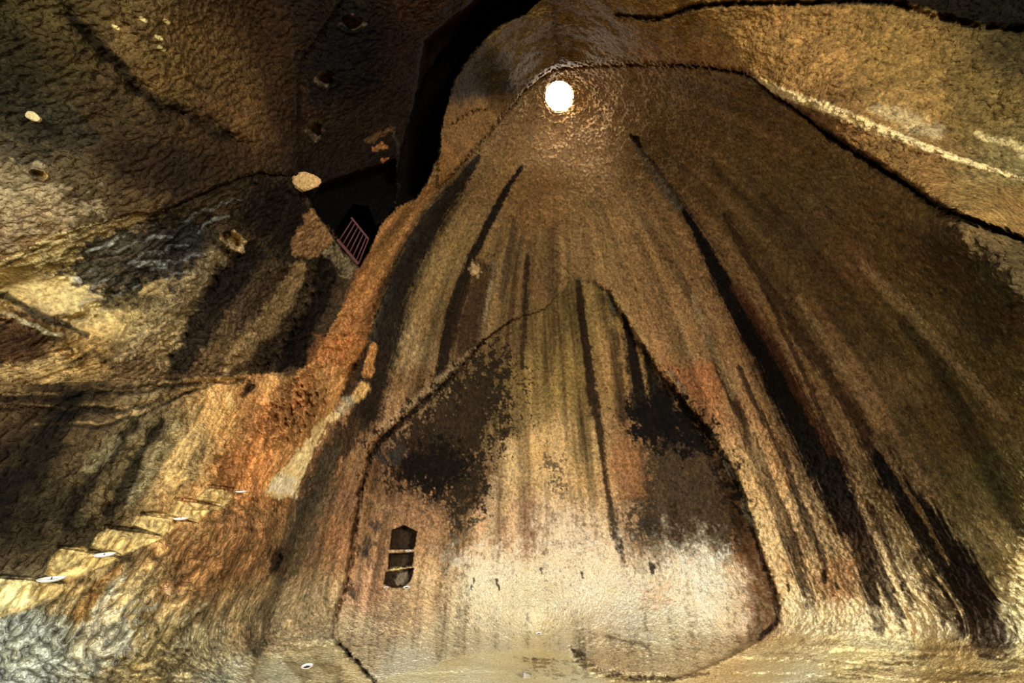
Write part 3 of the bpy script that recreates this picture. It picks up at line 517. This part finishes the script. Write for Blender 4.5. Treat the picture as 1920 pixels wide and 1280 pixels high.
for (c_, ra, rb, an, dp) in holes[:3]: patch([(c_[0] - ra, c_[1]), (c_[0], c_[1] - rb), (c_[0] + ra, c_[1]), (c_[0], c_[1] + rb)], (130,104,72), .8, 8, 5)  # lit insides of the upper holes painted lighter
patch([(415,440),(440,430),(462,455),(455,472),(430,462)], (190,154,100), .8, 5, 8); stain_or_shading([(75,328,12),(88,332,8)], (196,150,70), .8, .4, .2)  # the lower foothold's lit inner side painted pale
# floor and foot of the walls
stain_or_shading([(1072,1216,5),(1084,1230,16),(1100,1246,20),(1128,1260,16),(1180,1272,10),(1260,1272,8),(1330,1262,6)], (64,46,26), .75, .6, .6, FQ)  # shadow slit of the basin painted along its groove
stain_or_shading([(1100,1186,3),(1150,1196,4),(1205,1206,5),(1212,1216,4)], (70,52,30), .6, .6, .7, FQ)
for q in range(34):
    x0 = 965 + (q * 37) % 130; y0 = 1232 + (q * 23) % 42; stain_or_shading([(x0, y0, 3 + q % 4), (x0 + 6 + q % 9, y0 + 2, 3)], (70,58,40), .6, .5, 1.0, FQ)
for q in range(40):
    x0 = 1480 + (q * 97) % 430; y0 = 1222 + (q * 31) % 56; stain_or_shading([(x0, y0, 2.5), (x0 + 22, y0 + 4, 3), (x0 + 50 + q % 20, y0 + 7, 2)], (92,72,44) if q % 3 else (44,32,20), .55, .6, 1.1, FQ)
for (x0, y0, r_) in ((888,1088,5),(885,1100,4),(932,1090,5),(936,1102,4),(1015,1070,5),(1090,1078,5),(1222,1066,9),(1545,1082,9),(1568,1098,5),(1478,1102,5),(1690,1100,7)):
    stain_or_shading([(x0, y0 - r_, r_), (x0 + 2, y0 + r_, r_ * .8)], (30,22,15), .85, .4, .4, FQ)
patch([(1090,1232),(1140,1215),(1220,1222),(1330,1225),(1400,1200),(1420,1196),(1370,1228),(1260,1265),(1180,1268),(1110,1254)], (176,150,104), .7, 12, 20)
for L in ([(1430,1222,8),(1550,1240,8),(1700,1245,6)], [(1560,1262,6),(1750,1262,8),(1920,1275,8)], [(1500,1205,8),(1700,1212,10),(1900,1222,8)], [(980,1238,16),(1040,1242,14)], [(600,1240,16),(650,1275,20)], [(480,1236,12),(470,1275,12)], [(540,1240,16),(570,1270,20)]):
    stain_or_shading(L, (120,96,60), .55, .6, .8)
stain_or_shading([(1600,1205,30),(1700,1212,30)], (168,160,130), .5, .7, .5)
# grain, shade between tool marks painted into the pits, crystal specks
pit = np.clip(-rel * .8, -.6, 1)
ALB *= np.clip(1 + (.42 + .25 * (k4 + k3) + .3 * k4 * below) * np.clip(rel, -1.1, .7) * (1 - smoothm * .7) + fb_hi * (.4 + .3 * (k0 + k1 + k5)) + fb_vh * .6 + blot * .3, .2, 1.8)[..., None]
ALB[..., 0] *= 1 + n_md2 * .08; ALB[..., 2] *= 1 - n_md2 * .15
lum = ALB.mean(-1, keepdims=True); ALB = lum + (ALB - lum) * .88; ALB[..., 1] *= 1.06
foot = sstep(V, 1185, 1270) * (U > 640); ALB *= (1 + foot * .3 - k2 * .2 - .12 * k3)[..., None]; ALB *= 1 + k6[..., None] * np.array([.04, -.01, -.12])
ALB = np.clip(1.25 * ALB * (np.maximum(lum, 1e-4) / .25) ** .16, .003, 4)
mxc = ALB.max(-1, keepdims=True); ALB = ALB * np.minimum(1, (.74 + .12 * np.tanh((mxc - .74) / .5)) / mxc)
ALB *= 1 + k5[..., None] * np.array([.0, -.025, .03])

# ------------------------------------------------------------------ skylight hole: vertices on its rim are pulled into a round edge
HP = np.array([2.14, 9.8, 20.35]); 
hole_e = np.hypot((U - 1047.5) / 25.5, (V - 179) / 28.5)
XYZ = CAMP + D * T[..., None]

def make_mesh(name, verts, faces, cols=None, smoothv=None, mat=None):
    me = bpy.data.meshes.new(name); nv, nf = len(verts), len(faces)
    me.vertices.add(nv); me.vertices.foreach_set('co', np.asarray(verts, np.float32).ravel())
    me.loops.add(nf * 4); me.loops.foreach_set('vertex_index', np.asarray(faces, np.int32).ravel())
    me.polygons.add(nf); me.polygons.foreach_set('loop_start', np.arange(0, nf * 4, 4, dtype=np.int32))
    me.update(calc_edges=True)
    me.polygons.foreach_set('use_smooth', np.ones(nf, bool))
    if cols is not None:
        a = me.attributes.new('rock_tint', 'FLOAT_COLOR', 'POINT'); a.data.foreach_set('color', np.c_[cols, np.ones(nv)].astype(np.float32).ravel())
        a = me.attributes.new('polish', 'FLOAT', 'POINT'); a.data.foreach_set('value', smoothv.astype(np.float32))
    if mat: me.materials.append(mat)
    return me
# ------------------------------------------------------------------ materials
def new_mat(name):
    m = bpy.data.materials.new(name); m.use_nodes = True; nt = m.node_tree; return m, nt, nt.nodes['Principled BSDF']
def rock_material():
    m, nt, bs = new_mat('chalk_rock'); N, L = nt.nodes, nt.links
    at = N.new('ShaderNodeAttribute'); at.attribute_name = 'rock_tint'; po = N.new('ShaderNodeAttribute'); po.attribute_name = 'polish'
    tc = N.new('ShaderNodeTexCoord')
    n1 = N.new('ShaderNodeTexNoise'); n1.inputs['Scale'].default_value = 22; n1.inputs['Detail'].default_value = 5; n1.inputs['Roughness'].default_value = .7
    L.new(tc.outputs['Object'], n1.inputs['Vector'])
    rp = N.new('ShaderNodeMapRange'); rp.inputs[1].default_value = .3; rp.inputs[2].default_value = .7; rp.inputs[3].default_value = .68; rp.inputs[4].default_value = 1.34; L.new(n1.outputs['Fac'], rp.inputs[0])
    mx = N.new('ShaderNodeVectorMath'); mx.operation = 'SCALE'; L.new(at.outputs['Color'], mx.inputs[0]); L.new(rp.outputs[0], mx.inputs['Scale'])
    L.new(mx.outputs[0], bs.inputs['Base Color'])
    n2 = N.new('ShaderNodeTexNoise'); n2.inputs['Scale'].default_value = 16; n2.inputs['Detail'].default_value = 4; n2.inputs['Distortion'].default_value = .6; L.new(tc.outputs['Object'], n2.inputs['Vector'])
    inv = N.new('ShaderNodeMath'); inv.operation = 'MULTIPLY_ADD'; inv.inputs[1].default_value = -.65; inv.inputs[2].default_value = .95; L.new(po.outputs['Fac'], inv.inputs[0])
    bp = N.new('ShaderNodeBump'); bp.inputs['Distance'].default_value = .11; L.new(inv.outputs[0], bp.inputs['Strength']); L.new(n2.outputs['Fac'], bp.inputs['Height'])
    L.new(bp.outputs[0], bs.inputs['Normal'])
    bs.inputs['Roughness'].default_value = .88; bs.inputs['Specular IOR Level'].default_value = .05
    return m
ROCK = rock_material()
def plain(name, c, rough=.6, metal=0, scale=20, var=.25):
    m, nt, bs = new_mat(name); N, L = nt.nodes, nt.links
    n = N.new('ShaderNodeTexNoise'); n.inputs['Scale'].default_value = scale; n.inputs['Detail'].default_value = 4
    r = N.new('ShaderNodeValToRGB'); r.color_ramp.elements[0].position = .3; r.color_ramp.elements[1].position = .7
    r.color_ramp.elements[0].color = (*[x * (1 - var) for x in lin(c)], 1); r.color_ramp.elements[1].color = (*[min(1, x * (1 + var)) for x in lin(c)], 1)
    tc = N.new('ShaderNodeTexCoord'); L.new(tc.outputs['Object'], n.inputs['Vector']); L.new(n.outputs['Fac'], r.inputs['Fac']); L.new(r.outputs['Color'], bs.inputs['Base Color'])
    bs.inputs['Roughness'].default_value = rough; bs.inputs['Metallic'].default_value = metal; return m

# ------------------------------------------------------------------ split the rock into its walls, ceilings, floor and carved pieces
idx = np.arange(NV * NU).reshape(NV, NU)
quads = np.stack([idx[:-1, :-1], idx[1:, :-1], idx[1:, 1:], idx[:-1, 1:]], -1)
hole_f = (hole_e[:-1, :-1] < 1) 
fz = zone[:-1, :-1].astype(int).copy()
fz[(fz == 0) & (U[:-1, :-1] < 660) ] = 0
fz[(fz == 0) & ((U[:-1, :-1] - 1048) > (V[:-1, :-1] - 178) * .42)] = 7
key = fz.copy()
sid = stepid[:-1, :-1]; key = np.where(sid >= 0, 20 + sid, key); hid = holeid[:-1, :-1]; key = np.where(hid >= 0, 40 + hid, key); nid = nicheid[:-1, :-1]; key = np.where(nid >= 0, 60 + nid, key)
key = np.where(hole_f, -1, key)
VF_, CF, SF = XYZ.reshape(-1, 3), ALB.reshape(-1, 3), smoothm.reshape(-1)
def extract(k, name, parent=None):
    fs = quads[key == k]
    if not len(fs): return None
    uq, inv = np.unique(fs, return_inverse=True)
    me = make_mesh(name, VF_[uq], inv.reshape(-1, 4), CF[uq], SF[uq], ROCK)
    o = bpy.data.objects.new(name, me); COL.objects.link(o)
    if parent: o.parent = parent
    return o
surf = {}
for k, nm in ((0, 'wall_bell'), (7, 'wall_right'), (1, 'ceiling'), (2, 'ceiling_left'), (3, 'wall_left_upper'), (4, 'wall_left'), (5, 'wall_back'), (6, 'floor')):
    o = extract(k, nm); o['kind'] = 'structure'; surf[k] = o
lab = {0: 'tall bell-shaped chamber wall left of the roof opening, tan rock with long black run-off streaks', 7: 'curved right wall of the bell chamber with a broad black run-off streak',
       1: 'smooth ochre rock ceiling above the crack at upper right', 2: 'dark pick-marked rock ceiling over the left passage', 3: 'hollowed and streaked rock wall above the long ledge on the left',
       4: 'orange and brown pick-marked rock wall carrying the carved steps', 5: 'recessed lower back wall of rock, chalky white at its foot', 6: 'pale uneven rock floor at the foot of the walls'}
for k, o in surf.items(): o['label'] = lab[k]
for k in range(6): extract(20 + k, 'carved_step', surf[4])
for k, (c_, *_r) in enumerate(holes):
    extract(40 + k, 'foothold' if k in (0, 1, 2, 3, 5) else 'pit', surf[int(zone_at(*c_))] if k != 5 else surf[0])
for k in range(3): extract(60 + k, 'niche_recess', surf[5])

# closing the cave behind the visitor, with its two mouths left open to the day
rim = [idx[0, :], idx[:, -1], idx[-1, ::-1], idx[::-1, 0]]; ring = np.concatenate([r[:-1] for r in rim])
A = VF_[ring]; n = len(ring); Bk = A.copy(); Bk[:, 1] = -9.0
mid = (A + Bk) / 2
vv_ = np.r_[A, mid, Bk]; ff = []
for s_ in range(2):
    i = np.arange(n); j = (i + 1) % n; ff.append(np.stack([i + s_ * n, j + s_ * n, j + (s_ + 1) * n, i + (s_ + 1) * n], -1))
cc = np.tile(lin((120, 96, 60)), (len(vv_), 1)); me = make_mesh('wall_rear', vv_, np.concatenate(ff), cc, np.full(len(vv_), .3), ROCK)
o = bpy.data.objects.new('wall_front', me); COL.objects.link(o); o['kind'] = 'structure'; o['label'] = 'rough rock passage behind the visitor leading to the cave mouths'
# rear rock with two openings
def box_verts(x0, x1, y0, y1, z0, z1):
    v = [(x, y, z) for x in (x0, x1) for y in (y0, y1) for z in (z0, z1)]; f = [(0,1,3,2),(4,6,7,5),(0,4,5,1),(2,3,7,6),(0,2,6,4),(1,5,7,3)]; return v, f
vb, fbx = [], []
for bx in ((-14, -9.0, -10, -8.8, -3, 20), (-3.2, 4.0, -10, -8.8, -3, 20), (11.5, 20, -10, -8.8, -3, 20), (-9.0, -3.2, -10, -8.8, 5.0, 20), (4.0, 11.5, -10, -8.8, 5.6, 20)):
    v_, f_ = box_verts(*bx); fbx += [tuple(q + len(vb) for q in t) for t in f_]; vb += v_
me = make_mesh('wall_rear', vb, fbx, np.tile(lin((120, 96, 60)), (len(vb), 1)), np.full(len(vb), .3), ROCK); me.polygons.foreach_set('use_smooth', np.zeros(len(fbx), bool))
o = bpy.data.objects.new('wall_rear', me); COL.objects.link(o); o['kind'] = 'structure'; o['label'] = 'rock between the two cave mouths behind the visitor'
# shaft through the roof above the opening
rs = []; hj, hi = np.where(hole_f)
ang = np.linspace(0, 2 * math.pi, 65)[:-1]
vtx = []
for q, (sc_, dz) in enumerate(((1.08, -.05), (1.04, .15), (1.06, .3), (1.12, .45))):
    for a in ang:
        uu, vv = 1047.5 + 25.5 * math.cos(a) * (1.03 if q == 0 else 1), 179 + 28.5 * math.sin(a) * (1.03 if q == 0 else 1)
        i = int(np.clip(np.searchsorted(us, uu), 0, NU - 1)); j = int(np.clip(np.searchsorted(vsr, vv), 0, NV - 1))
        p0 = CAMP + direc(uu, vv) * T[j, i]; c0 = CAMP + direc(1047.5, 179) * T[np.searchsorted(vsr, 179), np.searchsorted(us, 1047.5)]
        p = c0 + (p0 - c0) * sc_; jit = 1 + .03 * math.sin(a * 7 + q) + .02 * math.sin(a * 13)
        if q: p = c0 + (p - c0) * jit
        vtx.append(p + np.array([0, 0, dz]))
fs = [(q * 64 + i, q * 64 + (i + 1) % 64, (q + 1) * 64 + (i + 1) % 64, (q + 1) * 64 + i) for q in range(3) for i in range(64)]
me = make_mesh('trim', np.array(vtx), np.array(fs), np.tile(lin((190, 160, 115)), (len(vtx), 1)), np.full(len(vtx), .2), ROCK)
o = bpy.data.objects.new('shaft_lining', me); COL.objects.link(o); o.parent = surf[0]; 

# ------------------------------------------------------------------ things
def at(u, v, dt=0.0):
    i = int(np.clip(np.searchsorted(us, u), 0, NU - 1)); j = int(np.clip(np.searchsorted(vsr, v), 0, NV - 1)); return Vector(CAMP + D[j, i] * (T[j, i] - dt))
def bm_obj(name, bm, mat, parent=None, smooth=True):
    me = bpy.data.meshes.new(name); bm.to_mesh(me); bm.free()
    for p in me.polygons: p.use_smooth = smooth
    me.materials.append(mat); o = bpy.data.objects.new(name, me); COL.objects.link(o)
    if parent: o.parent = parent
    return o
def thing(name, loc, label, cat, group=None):
    o = bpy.data.objects.new(name, None); COL.objects.link(o); o.location = loc; o.empty_display_size = .1
    o['label'] = label; o['category'] = cat
    if group: o['group'] = group
    return o
WHITE = plain('glazed_white', (238, 236, 226), .28, 0, 30, .06); OIL = plain('burnt_oil', (60, 48, 30), .3); WICK = plain('charred_wick', (24, 20, 18), .9)
def lathe(prof, seg=28, wob=0):
    bm = bmesh.new(); rings = []
    for r, z in prof: rings.append([bm.verts.new((r * math.cos(a * 2 * math.pi / seg) * (1 + wob * math.sin(3 * a)), r * math.sin(a * 2 * math.pi / seg), z)) for a in range(seg)])
    for a, b_ in zip(rings[:-1], rings[1:]):
        for i in range(seg): bm.faces.new((a[i], a[(i + 1) % seg], b_[(i + 1) % seg], b_[i]))
    bm.faces.new(rings[0][::-1]); bm.faces.new(rings[-1]); return bm
def dish(u, v, wpx, label, dt=.05, tilt=.22):
    p = at(u, v + 4, dt); t = (p - Vector(CAMP)).dot(Vector(FWD)); r = wpx / F * t / 2
    o = thing('lamp_dish', p, label, 'lamp', 'white saucer lamps set on the rock')
    toc = Vector(CAMP) - p; o.rotation_euler = (tilt if toc.y < 0 else -tilt, 0, math.atan2(toc.y, toc.x) * 0)
    bm_obj('saucer', lathe([(r * .55, -.0), (r * .62, r * .02), (r * .9, r * .16), (r, r * .26), (r * .985, r * .29), (r * .93, r * .27), (r * .8, r * .16), (r * .5, r * .08), (r * .1, r * .07)], 32, .01), WHITE, o)
    bm_obj('oil', lathe([(r * .5, r * .06), (r * .52, r * .12), (r * .2, r * .125)], 24), OIL, o)
    wk = lathe([(r * .05, r * .1), (r * .05, r * .3), (r * .03, r * .34)], 8); bm_obj('wick', wk, WICK, o); return o
dish(95, 1085, 40, 'white saucer lamp on the lowest carved step, farthest left', .30)
dish(193, 1038, 33, 'white saucer lamp on the second carved step up', .30)
dish(338, 970, 25, 'white saucer lamp on the middle of the carved flight, above the fourth step', .28)
dish(451, 918, 20, 'white saucer lamp on the topmost carved step under the orange wall', .25)
dish(575, 1247, 21, 'white saucer lamp in a hollow of the floor left of the long wall crack', .12, .25)
dish(1010, 1184, 13, 'tiny white saucer lamp on the low bench at the foot of the back wall', .1, .2)
dish(765, 1029, 12, 'small white saucer lamp on the upper shelf of the wall niche', .35, .3)
dish(761, 1097, 14, 'small white saucer lamp at the bottom right of the wall niche', .35, .3)
dish(724, 1098, 10, 'small white saucer lamp at the bottom left corner of the wall niche', .35, .3)

# rusty metal grille in the high opening
RUST = plain('rusty_red_iron', (72, 32, 22), .75, .2, 40, .3)
pl = {q: None for q in range(4)}
dgt = .6
tg = float(T[np.searchsorted(vsr, 470), np.searchsorted(us, 622)])
tg = min(tg, 11.5)
def gp(u, v, t=None):
    return Vector(CAMP + direc(u, v) * (t or tg))
c_tl, c_tr, c_bl, c_br = gp(659, 408), gp(691, 448), gp(633, 449), gp(672, 495)
def bar(name, a, b_, r, parent, org, sides=8):
    d = b_ - a; bm = bmesh.new(); bmesh.ops.create_cone(bm, cap_ends=True, segments=sides, radius1=r, radius2=r, depth=d.length)
    bm.transform(Matrix.Translation((a + b_) / 2 - org) @ d.to_track_quat('Z', 'Y').to_matrix().to_4x4()); return bm_obj(name, bm, RUST, parent, sides > 4)
g = thing('metal_grille', c_bl, 'rusty red barred metal grille in the dark opening high on the left', 'grille')
bar('top_rail', c_tl, c_tr, .035, g, c_bl, 4); bar('bottom_rail', c_bl, c_br, .05, g, c_bl, 4)
for k in range(6):
    f = .06 + k * .165; bar('grille_bar', c_bl.lerp(c_br, f), c_tl.lerp(c_tr, f * .97 + .02), .020, g, c_bl)
bar('side_post', c_br, c_tr, .02, g, c_bl, 4)

# wedged boulder and loose stones
def rock(name, u, v, wx_, hx, seed, colr, label, cat, dt=.1, group=None, par=None):
    p = at(u, v, dt); t = (p - Vector(CAMP)).dot(Vector(FWD)); sx = wx_ / F * t / 2; sz = hx / F * t / 2
    bm = bmesh.new(); bmesh.ops.create_icosphere(bm, subdivisions=4, radius=1); r_ = random.Random(seed); off = Vector((r_.random() * 50, r_.random() * 50, seed))
    import mathutils
    pls = [(Vector((r_.uniform(-1, 1), r_.uniform(-1, 1), r_.uniform(-1, 1))).normalized(), r_.uniform(.55, .85)) for _ in range(9)]
    for vv in bm.verts:
        c = vv.co.copy()
        for nrm, d in pls:
            e = c.dot(nrm) - d
            if e > 0: c -= nrm * e * .9
        c *= 1 + .10 * mathutils.noise.fractal(c * 2.2 + off, .8, 2, 4); vv.co = Vector((c.x * sx, c.y * min(sx, sz) * 1.1, c.z * sz))
    m = plain(name + '_stone', colr, .85, 0, 9 / max(sx, .02) * .6, .45)
    nt = m.node_tree; bs = nt.nodes['Principled BSDF']; nz = nt.nodes.new('ShaderNodeTexNoise'); nz.inputs['Scale'].default_value = 4 / sx; bp = nt.nodes.new('ShaderNodeBump'); bp.inputs['Distance'].default_value = sx * .2; bp.inputs['Strength'].default_value = .6
    nt.links.new(nz.outputs['Fac'], bp.inputs['Height']); nt.links.new(bp.outputs[0], bs.inputs['Normal'])
    o = bm_obj(name, bm, m); o.location = p; o.rotation_euler = (-.5, r_.uniform(-.3, .3), 0); o['label'] = label; o['category'] = cat
    if group: o['group'] = group
    return o
rock('wedged_boulder', 575, 341, 58, 34, 4, (168, 132, 78), 'lit tan boulder wedged under the dark left ceiling above the grille', 'boulder', .42)
rock('rock_lump', 62, 218, 26, 17, 6, (205, 186, 130), 'pale round stone bulging from the dark wall at far upper left', 'stone', .12)
rock('floor_stone', 984, 1268, 18, 20, 7, (176, 164, 146), 'grey broken stone on the floor at the bottom centre', 'stone', .02)
rock('floor_stone', 1002, 1236, 12, 6, 8, (96, 80, 58), 'small dark stone on the floor just above the grey broken stone', 'stone', .02)
rock('wall_stone', 888, 512, 16, 12, 9, (176, 142, 88), 'small pale stone stuck on the wall beside the left black streak', 'stone', .12)
